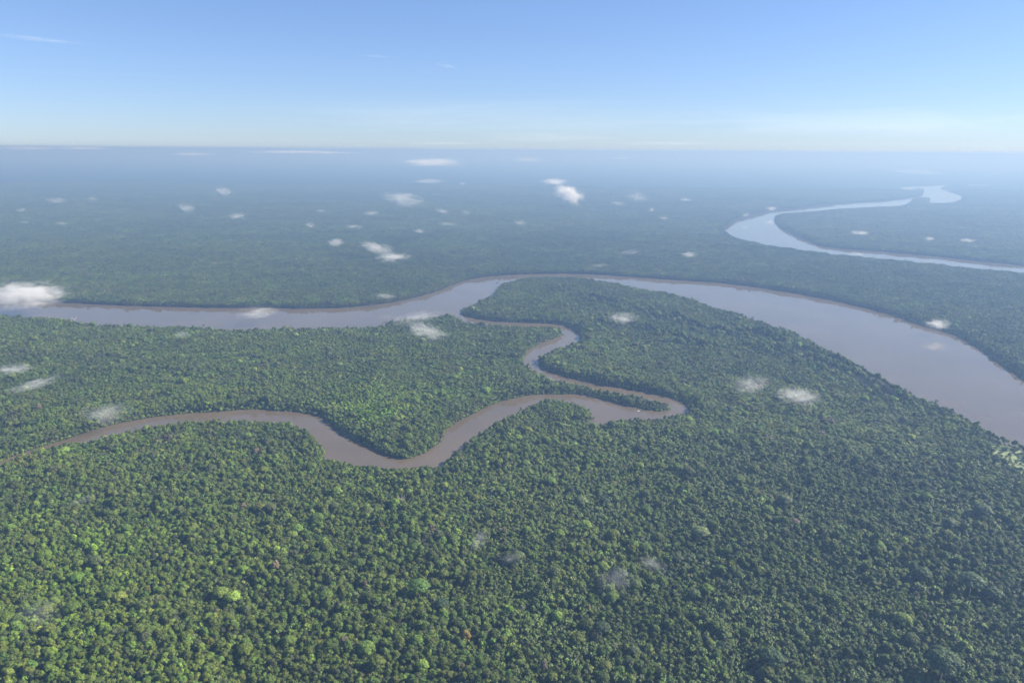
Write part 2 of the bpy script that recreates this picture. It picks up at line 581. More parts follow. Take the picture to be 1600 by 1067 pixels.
rng = np.random.default_rng(5)
BROAD, PALM, DOME, SHRUB = [], [], [], []          # each entry: (crown MB, trunk MB)
for k in range(12):
    h, r = rng.uniform(13.5, 19.5), rng.uniform(3.0, 6.4)
    cr, cs = broad_crown(rng, h, r, r * rng.uniform(1.0, 1.7), int(rng.integers(9, 22)), 1, 85, .9)
    BROAD.append((cr, trunk_shape(rng, h, .34, cs, 6)))
for k in range(6):
    h = rng.uniform(11, 15)
    nf = int(rng.integers(13, 19))
    PALM.append((palm_crown(rng, h, rng.uniform(2.7, 3.9), nf), palm_trunk(rng, h)))
for k in range(3):
    h, r = rng.uniform(24, 28), rng.uniform(9.5, 11.5)
    cr, cs = broad_crown(rng, h, r, r * .95, 42, 2, 90, 1.1, dome=True)
    DOME.append((cr, trunk_shape(rng, h, .7, cs, 14)))
for k in range(4):
    h = rng.uniform(3.5, 6)
    cr, cs = broad_crown(rng, h, rng.uniform(2.4, 3.4), h * .95, 7, 1, 40, .8)
    SHRUB.append((cr, trunk_shape(rng, h, .12, cs, 3)))


def bare_tree(rng, h, r):
    """leafless pale tree with a few leaf sprays left"""
    mb = MB()
    tube(mb, (0, 0, -.5), (.4, .2, h * .5), .42, .3, 0, 7)
    tube(mb, (.4, .2, h * .5), (.2, 0, h * .68), .3, .24, 0, 7)
    tips = []
    for k in range(9):
        a = k * 2.4
        p0 = Vector((.2, 0, h * (.5 + .02 * k)))
        p1 = p0 + Vector((math.cos(a) * r * .5, math.sin(a) * r * .5, h * .16))
        p2 = p1 + Vector((math.cos(a + .3) * r * .45, math.sin(a + .3) * r * .45, h * .12))
        tube(mb, p0, p1, .2, .14, 0, 5)
        tube(mb, p1, p2, .14, .06, 0, 5)
        for j in range(3):
            q = p1.lerp(p2, .3 + .3 * j) + Vector((rng.uniform(-1, 1), rng.uniform(-1, 1), rng.uniform(.3, 1.6))) * r * .2
            tube(mb, p1.lerp(p2, .3 * j), q, .08, .03, 0, 4)
            tips.append(tuple(q))
    cr = MB()
    for t in tips:
        leaf_cards(cr, rng, t, (.9, .9, .6), 9, .7, 1.0)
    return cr, mb


def patch(rng, kinds, spread, n, sub_cards=None):
    """a few neighbouring plants as one shape, for the forest mass"""
    o = MB()
    pts = []
    tries = 0
    mind = spread / math.sqrt(n) * 1.25
    while len(pts) < n and tries < 4000:
        tries += 1
        a, q = rng.uniform(0, 2 * math.pi), spread * math.sqrt(rng.uniform(0, 1))
        p = (q * math.cos(a), q * math.sin(a))
        if all((p[0] - s[0]) ** 2 + (p[1] - s[1]) ** 2 > mind * mind for s in pts):
            pts.append(p)
    for p in pts:
        o.join(kinds[int(rng.integers(len(kinds)))], (p[0], p[1], 0), rng.uniform(0, 6.28), rng.uniform(.78, 1.22), rng.uniform(.72, 1.3))
    return o


# lighter versions of the plants for the mass farther away
LOWB = []
for k in range(9):
    h, r = rng.uniform(12.5, 18.5), rng.uniform(2.7, 5.4)
    cr, cs = broad_crown(rng, h, r, r * 1.3, 8, 1, 18, 1.4)
    LOWB.append(both(cr, trunk_shape(rng, h, .34, cs, 2)))
LOWP = []
for k in range(4):
    h = rng.uniform(11.5, 15)
    LOWP.append(both(palm_crown(rng, h, rng.uniform(3.2, 4.2), 11), palm_trunk(rng, h)))
LOWF = []
for k in range(5):
    h, r = rng.uniform(14, 20), rng.uniform(5, 7.5)
    cr, cs = broad_crown(rng, h, r, r * 1.2, 4, 1, 0, 2)
    LOWF.append(cr)

SLOTS = [LEAF, BARK]
P_BROAD = [both(*x).mesh('broadleaf_tree', SLOTS) for x in BROAD]
P_DOME = [both(*x).mesh('emergent_tree', SLOTS) for x in DOME]
P_PALM = [both(*x).mesh('palm_tree', SLOTS) for x in PALM]
P_SHRUB = [both(*x).mesh('shrub', SLOTS) for x in SHRUB]
P_PALMSET = [patch(rng, [both(*x) for x in PALM], 11.0, 15).mesh('palm_stand', SLOTS) for _ in range(5)]
P_MIXSET = [patch(rng, LOWB, 17.0, 27).mesh('tree_stand', SLOTS) for _ in range(6)]
P_FINESET = [patch(rng, LOWB[:3] + LOWP * 2, 15.0, 30).mesh('fine_stand', SLOTS) for _ in range(5)]
P_FARSET = [patch(rng, LOWF, 30.0, 24).mesh('far_stand', SLOTS) for _ in range(6)]


def scatter(name, meshes, xy, rot, scl, tint, label, category):
    """ONE mass of uncountable plants: copies of the given shapes at the points"""
    n = len(xy)
    me = bpy.data.meshes.new(name)
    me.vertices.add(n)
    me.vertices.foreach_set('co', np.column_stack([xy, np.zeros(n)]).astype(np.float32).ravel())
    a = me.attributes.new('rot', 'FLOAT_VECTOR', 'POINT')
    a.data.foreach_set('vector', np.column_stack([np.zeros(n), np.zeros(n), rot]).astype(np.float32).ravel())
    a = me.attributes.new('scl', 'FLOAT_VECTOR', 'POINT')
    a.data.foreach_set('vector', np.asarray(scl, np.float32).ravel())
    a = me.attributes.new('pick', 'INT', 'POINT')
    a.data.foreach_set('value', RNG.integers(0, len(meshes), n).astype(np.int32))
    a = me.attributes.new('tint', 'FLOAT_COLOR', 'POINT')
    a.data.foreach_set('color', np.column_stack([tint, np.ones(n)]).astype(np.float32).ravel())
    ob = link(bpy.data.objects.new(name, me))
    ng = bpy.data.node_groups.new(name, 'GeometryNodeTree')
    ng.interface.new_socket('Geometry', in_out='INPUT', socket_type='NodeSocketGeometry')
    ng.interface.new_socket('Geometry', in_out='OUTPUT', socket_type='NodeSocketGeometry')
    N, L = ng.nodes, ng.links
    gi, go = N.new('NodeGroupInput'), N.new('NodeGroupOutput')
    g2i = N.new('GeometryNodeGeometryToInstance')
    for m in meshes:
        src = bpy.data.objects.new(m.name, m)
        oi = N.new('GeometryNodeObjectInfo')
        oi.inputs['Object'].default_value = src
        oi.inputs['As Instance'].default_value = False
        L.new(oi.outputs['Geometry'], g2i.inputs[0])
    iop = N.new('GeometryNodeInstanceOnPoints')

    def attr(nm, ty):
        q = N.new('GeometryNodeInputNamedAttribute')
        q.data_type = ty
        q.inputs['Name'].default_value = nm
        return q.outputs[0]
    e2r = N.new('FunctionNodeEulerToRotation')
    L.new(attr('rot', 'FLOAT_VECTOR'), e2r.inputs[0])
    L.new(gi.outputs[0], iop.inputs['Points'])
    L.new(g2i.outputs[0], iop.inputs['Instance'])
    iop.inputs['Pick Instance'].default_value = True
    L.new(attr('pick', 'INT'), iop.inputs['Instance Index'])
    L.new(e2r.outputs[0], iop.inputs['Rotation'])
    L.new(attr('scl', 'FLOAT_VECTOR'), iop.inputs['Scale'])
    L.new(iop.outputs[0], go.inputs[0])
    md = ob.modifiers.new('plants', 'NODES')
    md.node_group = ng
    return tag(ob, label, category, kind='stuff')


# ------------------------------------------------------------------ where what grows
def blob(xy, marks):
    """sum of soft round patches given as (u, v, radius in metres, weight) on the photograph"""
    o = np.zeros(len(xy))
    for u, v, rad, w in marks:
        c = ground_at(u, v, 14)[:2]
        o += w * np.exp(-((xy - c) ** 2).sum(1) / (rad * rad))
    return o


LIME = [(60, 800, 45, .9), (140, 850, 50, .9), (50, 890, 45, 1), (150, 895, 40, .9), (230, 830, 50, .6), (40, 960, 40, .8), (150, 990, 40, .6), (70, 1040, 50, .5),
        (120, 925, 40, .9), (300, 790, 45, .5), (600, 640, 85, 1.3), (560, 620, 70, .8), (660, 615, 75, .9), (440, 590, 60, .6), (100, 710, 40, .7), (640, 925, 12, 1),
        (700, 790, 60, .25), (860, 940, 30, .35), (250, 1060, 40, .5), (370, 560, 70, .25), (700, 560, 90, .2), (330, 640, 60, .4), (560, 740, 60, .35), (790, 960, 30, .3)]
DARK = [(1300, 900, 330, .5), (1200, 780, 300, .35), (430, 950, 90, .3), (300, 540, 200, .25), (640, 700, 60, .15), (560, 1010, 60, .3), (1000, 800, 150, .25)]
FINE = [(1300, 850, 420, 1.2), (1050, 760, 260, .9), (1100, 1000, 220, .9), (1250, 620, 280, .8), (950, 540, 240, .8), (800, 800, 120, .7), (250, 560, 330, .7),
        (640, 700, 70, .8), (450, 760, 140, .55), (750, 560, 160, .5), (900, 600, 160, .7)]
SWALE = [[(905, 462), (960, 478), (1040, 496), (1100, 513), (1170, 537), (1250, 562), (1330, 590), (1420, 632)], [(870, 452), (930, 468), (1000, 480)],
         [(1170, 520), (1260, 550), (1330, 575), (1400, 615)], [(930, 500), (1010, 515), (1100, 545)]]


def line_distance(xy, lines):
    d = np.full(len(xy), 1e9)
    for ln in lines:
        p = [ground_at(u, v, 10)[:2] for u, v in ln]
        for a, b in zip(p[:-1], p[1:]):
            e = b - a
            w = xy - a
            t = np.clip((w @ e) / (e @ e), 0, 1)
            q = w - t[:, None] * e
            d = np.minimum(d, np.sqrt((q * q).sum(1)))
    return d


CLEARING = [np.array(shore(q, 2)) for q in (
    [(1541, 694), (1556, 690), (1580, 690), (1600, 690), (1640, 712), (1640, 768), (1600, 748), (1576, 734), (1556, 716)],)]


def tints(xy, spread=0.27):
    n = len(xy)
    lime = np.clip(blob(xy, LIME), 0, 1) * np.clip(.35 + 1.1 * noise2(xy, 26, 3.3), 0, 1.2)
    dark = np.clip(blob(xy, DARK), 0, 1)
    big = noise2(xy, 120, 7.1) * .4 + noise2(xy, 420, 2.7) * .3 + noise2(xy, 1500, 8.3) * .3
    mid_c, dark_c, lime_c = np.array([.112, .158, .027]), np.array([.068, .104, .024]), np.array([.142, .220, .028])
    w = np.clip(.5 + 2.3 * (.5 - big) + .45 * dark - .1, 0, 1)[:, None]
    c = mid_c * (1 - w) + dark_c * w
    pick = RNG.random(n)
    lw = (np.clip(lime * 1.25, 0, 1) * (RNG.random(n) < .25 + .6 * lime))[:, None]
    c = c * (1 - lw) + lime_c * lw
    c *= np.exp(RNG.normal(size=(n, 1)) * spread)
    c *= np.exp(RNG.normal(size=(n, 3)) * np.array([.09, .03, .10]))
    grey = pick < .08
    c[grey] = c[grey] * .4 + np.array([.075, .082, .055]) * .6
    tan = pick > .9975
    c[tan] = np.array([.15, .13, .075]) * np.exp(RNG.normal(size=(tan.sum(), 1)) * .15)
    yel = (pick > .975) & (pick < .979)
    c[yel] = np.array([.13, .17, .03]) * np.exp(RNG.normal(size=(yel.sum(), 1)) * .2)
    return c


def grid_points(cell, dmin, dmax, margin=0.16, jit=.42):
    xs = np.arange(-dmax * .92, dmax * .92, cell)
    out = []
    ys = np.arange(dmin, dmax, cell * .866)
    for i, y in enumerate(ys):
        half = (y * 1.06 + 60) * (.72 + margin)
        x = xs[(xs > -half) & (xs < half)] + (cell * .5 if i % 2 else 0)
        out.append(np.column_stack([x, np.full(len(x), y)]))
    p = np.concatenate(out)
    return p + RNG.uniform(-jit, jit, p.shape) * cell


def in_view(xy, z, m=0.0):
    u, v, dep = pixel_of(xy, z)
    return (u > -m) & (u < 1600 + m) & (v > -m) & (v < 1067 + m) & (dep > 0)


def clear_of(xy):
    return shore_distance(xy, CLEARING, 60.0)


NEAR = 1250.0       # single plants up to here, stands of plants beyond
MID = 4600.0
FAR = 10500.0

# ---- landmark trees, each at its own place in the photograph: (u, v of the crown, kind, scale, tint, label)
LANDMARK = [
    (1095, 836, 'dome', .85, (.14, .18, .07), 'round pale green dome crown alone above fine dark palms, right of centre'),
    (1534, 802, 'dome', .9, (.055, .083, .04), 'rounded dull green dome crown highest up of those near the right edge'),
    (1517, 914, 'dome', 1.05, (.06, .095, .04), 'big rounded green dome crown with a deep shadow, near the right edge'),
    (1553, 932, 'dome', .75, (.065, .098, .045), 'smaller dome crown just right of the big shadowed dome at the right edge'),
    (1474, 1042, 'dome', 1.1, (.05, .08, .032), 'largest dome crown at the bottom right, close to the bottom edge'),
    (1484, 822, 'dome', .75, (.065, .09, .042), 'pale dome crown left of the highest dome near the right edge'),
    (1440, 900, 'dome', .8, (.05, .078, .034), 'dark green dome crown left of the big shadowed dome on the right'),
    (1226, 786, 'dome', .8, (.085, .105, .05), 'olive umbrella crown in the dark palm forest right of centre'),
    (1243, 818, 'dome', .5, (.17, .13, .10), 'small pinkish grey crown just below the olive umbrella crown'),
    (655, 922, 'dome', .95, (.08, .145, .03), 'bright green giant tree with a dark shadow on its left, lower centre'),
    (690, 948, 'dome', .6, (.035, .06, .026), 'dark round crown below and right of the bright green giant'),
    (966, 902, 'dome', .8, (.065, .085, .055), 'greyish green dome crown wrapped in thin mist, lower centre right'),
    (1085, 931, 'dome', .6, (.065, .095, .035), 'yellowish green rounded crown right of the misty dome'),
    (1205, 1034, 'dome', .85, (.038, .065, .028), 'dark rounded crown near the bottom edge, right of centre'),
    (1130, 1014, 'dome', .6, (.036, .06, .027), 'dark crown left of the dark rounded crown near the bottom edge'),
    (940, 985, 'dome', .7, (.04, .062, .03), 'dark brownish green crown in the lower centre beside a small tan crown'),
    (908, 786, 'dome', .65, (.105, .135, .055), 'pale yellowish rounded crown in dark forest below the creek bend'),
    (945, 786, 'dome', .6, (.038, .06, .03), 'dark rounded crown just right of the pale yellowish crown below the creek'),
    (666, 896, 'broad', .75, (.26, .30, .03), 'small bright yellow crown above the bright green giant tree'),
    (728, 994, 'broad', .8, (.25, .19, .05), 'ochre orange crown in dark forest at the lower centre'),
    (381, 889, 'broad', .95, (.20, .32, .04), 'single brilliant lime green crown in dark forest, lower left'),
    (430, 884, 'broad', .9, (.25, .20, .12), 'pale tan pinkish crown right of the brilliant lime crown'),
    (380, 794, 'broad', .9, (.22, .175, .10), 'tan crown standing higher up above the brilliant lime crown'),
    (788, 830, 'broad', .7, (.22, .18, .12), 'small pinkish tan crown in forest left of centre below the creek'),
    (610, 988, 'broad', .65, (.20, .30, .03), 'small lime crown near the bottom, left of the ochre orange crown'),
    (797, 953, 'broad', .9, (.14, .25, .03), 'lime green crown right of the bright green giant, lower centre'),
    (133, 848, 'broad', 1.1, (.15, .24, .035), 'yellow green crown topping the bright patch at the lower left'),
    (48, 1037, 'broad', 1.25, (.12, .22, .04), 'large bright green crown in the bottom left corner'),
    (124, 1062, 'broad', .8, (.16, .22, .03), 'yellow green crown at the bottom edge right of the left corner'),
    (850, 1040, 'broad', .8, (.16, .14, .11), 'greyish pink thinning crown near the bottom edge at the centre'),
    (932, 995, 'broad', .6, (.20, .16, .10), 'small tan crown touching a dark brownish crown, lower centre'),
    (60, 636, 'broad', .9, (.18, .15, .085), 'tan brown crown left of the creek, near the left edge'),
    (93, 707, 'broad', 1.3, (.17, .26, .03), 'yellow green crown on the creek bank near the left edge'),
    (1283, 679, 'dome', .55, (.16, .125, .10), 'brownish crown in dark forest below the wide river on the right'),
    (627, 783, 'bare', 1.0, (.17, .13, .10), 'pale leafless tree in forest just below the creek bend'),
    (116, 500, 'bare', 1.25, (.16, .16, .13), 'pale leafless tree leaning over the wide river at far left'),
]
landmark_xy = []
keep_clear = []


def tree_object(name, crown_me, trunk_me, xy, rz, s, tint, label, category, group=None):
    e = bpy.data.objects.new(name, None)
    e.empty_display_size = 2
    e.location, e.rotation_euler = (xy[0], xy[1], 0), (0, 0, rz)
    e.scale = s if hasattr(s, '__len__') else (s, s, s)
    link(e)
    tag(e, label, category, group)
    link(bpy.data.objects.new('trunk', trunk_me), e)
    c = link(bpy.data.objects.new('crown', crown_me), e)
    c['tint'] = [float(t) for t in tint]
    return e


M_BROAD = [(c.mesh('broadleaf_crown', [LEAF]), t.mesh('broadleaf_trunk', [BARK])) for c, t in BROAD]
M_PALM = [(c.mesh('palm_crown', [LEAF]), t.mesh('palm_trunk', [BARK])) for c, t in PALM]
M_DOME = [(c.mesh('dome_crown', [LEAF]), t.mesh('dome_trunk', [BARK])) for c, t in DOME]
_bc, _bt = bare_tree(rng, 19, 6)
M_BARE = [(_bc.mesh('bare_crown', [LEAF]), _bt.mesh('bare_trunk', [PALE_BARK]))]
HEIGHT = {'dome': 21.0, 'broad': 15.0, 'bare': 13.0}
KNAME = {'dome': 'emergent_tree', 'broad': 'broadleaf_tree', 'bare': 'bare_tree'}
for i, (u, v, kind, s, tint, label) in enumerate(LANDMARK):
    xy = ground_at(u, v, HEIGHT[kind] * (s if kind == 'dome' else max(s, 1.1)))[:2]
    pool = {'dome': M_DOME, 'broad': M_BROAD, 'bare': M_BARE}[kind]
    cm, tm = pool[i % len(pool)]
    s = s * 1.2 if kind == 'dome' else s
    tint = tuple(1.45 * x for x in tint) if kind == 'dome' else tint
    sv = (s, s, s * 1.02) if kind == 'dome' else (s * 1.1, s * 1.1, max(s, 1.1) * 1.12)
    tree_object(KNAME[kind], cm, tm, xy, i * 1.7, sv, tint, label, 'tree')
    landmark_xy.append((xy[0], xy[1], {'dome': 8.5, 'broad': 4.2, 'bare': 4.0}[kind] * s))
LMK = np.array(landmark_xy)


def off_landmarks(xy, pad=0.0):
    ok = np.ones(len(xy), bool)
    for x, y, r in LMK:
        ok &= (xy[:, 0] - x) ** 2 + (xy[:, 1] - y) ** 2 > (r + pad) ** 2
    return ok


def fine_share(xy):
    f = np.clip(blob(xy, FINE), 0, 1)
    n = noise2(xy, 60, 1.9) * .6 + noise2(xy, 150, 5.5) * .4
    return np.clip(f * 1.25 - .35 + (n - .5) * 1.1, 0.14, .95)


def heights(xy, sd, base):
    """relative size: lower at the water and in the swales, taller ridge beside them"""
    d = line_distance(xy, SWALE)
    f = np.where(d < 15, .32, np.where(d < 38, 1.25, 1.0))
    n = .60 + .48 * noise2(xy, 75, 4.2) + .38 * noise2(xy, 22, 1.2)
    edge = np.where(sd < 8, .66, np.where(sd < 18, .84, 1.0)) * (1 - .42 * np.clip(blob(xy, [(650, 690, 55, 1.2), (690, 668, 40, .9), (1020, 634, 30, .7), (800, 872, 45, .8), (770, 850, 30, .6)]), 0, 1))
    return base * f * n * edge


# ---- single plants in the near forest
p = grid_points(5.3, 380, NEAR + 40)
sd = shore_distance(p)
cl = clear_of(p)
fs = fine_share(p)
ok = (sd > 2.5) & (cl > 2) & off_landmarks(p) & (RNG.random(len(p)) > fs * .92) & (np.hypot(p[:, 0], p[:, 1]) < NEAR + 40)
b_xy, b_sd = p[ok], sd[ok]
q = grid_points(4.9, 380, NEAR + 40)
sdq = shore_distance(q)
fsq = fine_share(q)
okq = (sdq > 2.0) & (clear_of(q) > 2) & off_landmarks(q, -1.0) & (RNG.random(len(q)) < fsq * .95) & (np.hypot(q[:, 0], q[:, 1]) < NEAR + 40)
c_xy, c_sd = q[okq], sdq[okq]


def zone_of(u):
    return ('in the left corner', 'between left corner and centre', 'just left of centre', 'just right of centre', 'between centre and right corner', 'in the right corner')[min(5, max(0, int(u / 267)))]


def colour_of(c):
    r, g, b = c
    if r > g * .95:
        return 'tan brown'
    if g > .165:
        return 'lime green'
    if g > .12:
        return 'light green'
    if g > .085:
        return 'mid green'
    return 'dark green'


def individuals(xy, sd, base, pool, name, category, word, n_single, z_top):
    """the nearest n_single plants as things of their own; returns which points are left for the mass"""
    s = heights(xy, sd, base) * RNG.uniform(.8, 1.2, len(xy))
    t = tints(xy)
    rz = RNG.uniform(0, 6.28, len(xy))
    vis = in_view(xy, z_top, -4)
    dist = np.where(vis, np.hypot(xy[:, 0], xy[:, 1] * 1.0), 1e9)
    _, v, _ = pixel_of(xy, z_top)
    order = np.argsort(np.where(vis, -v, 1e9))[:n_single]
    u, _, _ = pixel_of(xy, z_top)
    for k in order:
        cm, tm = pool[int(RNG.integers(len(pool)))]
        z = zone_of(u[k])
        size = 'small' if s[k] < .66 else 'large' if s[k] > .88 else 'medium'
        lab = f'{size} {colour_of(t[k])} {word} along the bottom edge, {z}'
        tree_object(name, cm, tm, xy[k], rz[k], (s[k] * RNG.uniform(.8, 1.2), s[k] * RNG.uniform(.8, 1.2), s[k] * RNG.uniform(.98, 1.32)), t[k], lab, category, f'{size} {colour_of(t[k])} {category}s along the bottom edge, {z}')
    rest = np.ones(len(xy), bool)
    rest[order] = False
    return xy[rest], rz[rest], s[rest], t[rest]


bx, br, bs, bt = individuals(b_xy, b_sd, .75, M_BROAD, 'broadleaf_tree', 'tree', 'lobed tree crown', 300, 16)
cx, cr_, cs_, ct = individuals(c_xy, c_sd, .9, M_PALM, 'palm_tree', 'palm', 'star shaped palm', 300, 13)
vec = lambda s: np.column_stack([s * RNG.uniform(.78, 1.2, len(s)), s * RNG.uniform(.78, 1.2, len(s)), s * RNG.uniform(.98, 1.32, len(s))])
scatter('broadleaf_forest', P_BROAD, bx, br, vec(bs), bt, 'mass of lobed broadleaf crowns filling the forest below the creek', 'forest')
scatter('palm_forest', P_PALM, cx, cr_, vec(cs_), ct * np.array([.97, 1.0, 1.05]), 'fine textured dark green palm forest between the broad crowns', 'forest')

em = grid_points(46.0, 380, 2400, jit=.5)
em = em[(shore_distance(em) > 9) & (clear_of(em) > 9) & off_landmarks(em, 6) & (RNG.random(len(em)) < .25 + .7 * noise2(em, 130, 2.2))]
s = RNG.uniform(.42, .82, len(em))
scatter('emergent_forest', P_DOME, em, RNG.uniform(0, 6.28, len(em)), np.column_stack([s, s, .45 + s * .5]), tints(em, .34) * 1.05, 'scattered tall rounded crowns rising above the canopy', 'forest')

us = grid_points(5.6, 380, NEAR + 60)
us = us[(shore_distance(us) > 2) & (clear_of(us) > 1) & (np.hypot(us[:, 0], us[:, 1]) < NEAR + 60)]
s = RNG.uniform(.95, 1.75, len(us)) * (.8 + .4 * noise2(us, 40, 3.9))
scatter('understory_shrubbery', P_SHRUB, us, RNG.uniform(0, 6.28, len(us)), np.column_stack([s, s, s * 1.55]), tints(us, .25), 'low green growth filling the gaps between the tree crowns', 'undergrowth')

# ---- middle distance: stands of plants, single plants along the shores
st = grid_points(20.0, 600, MID)
sd = shore_distance(st)
dist = np.hypot(st[:, 0], st[:, 1])
ok = (sd > 15) & (clear_of(st) > 14) & (dist > NEAR + 22) & (dist < MID) & off_landmarks(st, 6) & (line_distance(st, SWALE) > 30)
st, sd = st[ok], sd[ok]
fine = RNG.random(len(st)) < fine_share(st) * .9 + .06
for nm, pool, sel, lab in (('tree_stand_forest', P_MIXSET, ~fine, 'continuous hazy broadleaf forest on both sides of the wide river'),
                           ('palm_stand_forest', P_FINESET, fine, 'finer dark forest with palms around the creek loops and inside the river bend')):
    x = st[sel]
    s = heights(x, sd[sel], 1.0) * RNG.uniform(.92, 1.1, len(x))
    scatter(nm, pool, x, RNG.uniform(0, 6.28, len(x)), np.column_stack([np.full(len(x), 1.0), np.full(len(x), 1.0), s]), tints(x, .16), lab, 'forest')

e = grid_points(7.2, 600, MID)
e = e[np.hypot(e[:, 0], e[:, 1]) > NEAR + 30]
sd = shore_distance(e, far=60.0)
swd = line_distance(e, SWALE)
ok = (sd > 1.5) & ((sd < 24) | (swd < 36) | (clear_of(e) < 24)) & (clear_of(e) > 2) & off_landmarks(e)
e, sd = e[ok], sd[ok]
e2 = grid_points(5.2, 800, 2300)
sd2 = shore_distance(e2, far=30.0)
ok = (sd2 > .6) & (sd2 < 11)
e, sd = np.concatenate([e, e2[ok]]), np.concatenate([sd, sd2[ok]])
s = heights(e, sd, .85) * RNG.uniform(.8, 1.15, len(e))
scatter('riverside_forest', P_BROAD[:4] + P_PALM[:2], e, RNG.uniform(0, 6.28, len(e)), vec(s), tints(e), 'walls of trees standing along the banks of the river and creek', 'forest')

# ---- low bushes on the very edge of the banks
g = grid_points(4.2, 700, 2300)
sd = shore_distance(g, far=30.0)
ok = (sd > -2.2) & (sd < 6.5) & (RNG.random(len(g)) < .35 + .6 * noise2(g, 50, 8.8))
g = g[ok]
sh_t = tints(g, .2) * 1.5 + np.array([.012, .02, .002])
gc = grid_points(5.0, 700, 1900)
gc = gc[(clear_of(gc) < 3) & (shore_distance(gc) > 1)]
gc = gc[RNG.random(len(gc)) < .22]
scatter('riverbank_shrubbery', P_SHRUB, np.concatenate([g, gc]), RNG.uniform(0, 6.28, len(g) + len(gc)), vec(RNG.uniform(.55, 1.15, len(g) + len(gc))),
        np.concatenate([sh_t, tints(gc, .2) * 1.2]), 'light green bushes fringing the waterline of the creek and river', 'shrubs')

# ---- far forest
f = grid_points(40.0, MID * .62, FAR)
sd = shore_distance(f)
ok = (sd > 26) & (np.hypot(f[:, 0], f[:, 1]) > MID - 20)
f, sd = f[ok], sd[ok]
s = (.8 + .4 * noise2(f, 300, 6.1)) * RNG.uniform(.9, 1.12, len(f))
scatter('far_forest', P_FARSET, f, RNG.uniform(0, 6.28, len(f)), np.column_stack([np.full(len(f), 1.05), np.full(len(f), 1.05), s]), tints(f, .16) * .9,
        'far forest fading into blue haze towards the horizon', 'forest')
f2 = grid_points(14.0, MID * .62, 7500)
f2 = f2[np.hypot(f2[:, 0], f2[:, 1]) > MID - 10]
sd = shore_distance(f2, far=60.0)
ok = (sd > 3) & (sd < 34)
f2 = f2[ok]
scatter('far_bank_forest', P_BROAD[4:7], f2, RNG.uniform(0, 6.28, len(f2)), vec(RNG.uniform(.9, 1.3, len(f2))), tints(f2, .16), 'ragged tree line along the banks of the pale far river', 'forest')

# ---- grass in the clearings
GRASS = plain_material('grass', (0.13, 0.165, 0.07), (0.21, 0.245, 0.115), .12, .9)
for loop, label in zip(CLEARING, ('pale green grassy clearing beside the wide river at the right edge',)):
    lp = smooth_loop(loop, 12, 10, 5.5)
    me = mesh_from('grass', np.column_stack([lp, np.full(len(lp), .2)]), [tuple(range(len(lp)))], [GRASS])
    if me.polygons[0].normal.z < 0:
        me.flip_normals()
    tag(link(bpy.data.objects.new('grass', me)), label, 'grass', kind='stuff')

# ------------------------------------------------------------------ small boat by the spit
WHITE = plain_material('white_paint', (.72, .72, .7), (.82, .82, .8), 2.0, .4, spec=.5)
DECK = plain_material('boat_deck', (.30, .25, .19), (.38, .32, .25), 2.0, .7)
bp = ground_at(998, 643.2, .4)
boat = bpy.data.objects.new('boat', None)
boat.location, boat.rotation_euler = (bp[0], bp[1], .35), (0, 0, R(-22))
link(boat)
tag(boat, 'tiny white boat on the creek close under the wooded spit', 'boat')
hb = MB()
sec = [(-4, 1.0, .75), (-2, 1.15, .75), (1, 1.15, .8), (3, .75, .95), (4.4, .05, 1.15)]
vs = []
for x, w, z in sec:
    vs += [(x, -w, z), (x, -w * .7, -.2), (x, w * .7, -.2), (x, w, z)]
fs = []
for k in range(len(sec) - 1):
    a, b = 4 * k, 4 * k + 4
    fs += [(a, a + 1, b + 1, b), (a + 1, a + 2, b + 2, b + 1), (a + 2, a + 3, b + 3, b + 2)]
fs.append((0, 3, 2, 1))
hb.add(vs, fs)
link(bpy.data.objects.new('hull', hb.mesh('hull', [WHITE])), boat)
db = MB()
db.add([(-3.9, -.9, .5), (3, -.62, .6), (3, .62, .6), (-3.9, .9, .5)], [(0, 1, 2, 3)])
link(bpy.data.objects.new('deck', db.mesh('deck', [DECK])), boat)
cb = MB()
for x in (-2.6, .6):
    for y in (-.9, .9):
        tube(cb, (x, y, .5), (x, y, 2.0), .04, .04, 0, 5)
cb.add([(-2.9, -1.1, 2.0), (.9, -1.1, 2.0), (.9, 1.1, 2.0), (-2.9, 1.1, 2.0), (-2.9, -.9, 2.16), (.9, -.9, 2.16), (.9, .9, 2.16), (-2.9, .9, 2.16)],
       [(3, 2, 1, 0), (4, 5, 6, 7), (0, 1, 5, 4), (1, 2, 6, 5), (2, 3, 7, 6), (3, 0, 4, 7)])
link(bpy.data.objects.new('canopy', cb.mesh('canopy', [WHITE])), boat)

# ---- lone tree standing in the water off the tip of the river bend
xy = ground_at(777, 444, 4)[:2]
tree_object('flooded_tree', M_BROAD[2][0], M_BROAD[2][1], xy, 1.0, (1.1, 1.1, .62), (.05, .075, .04), 'lone dark tree standing in the wide river off the bend tip', 'tree')


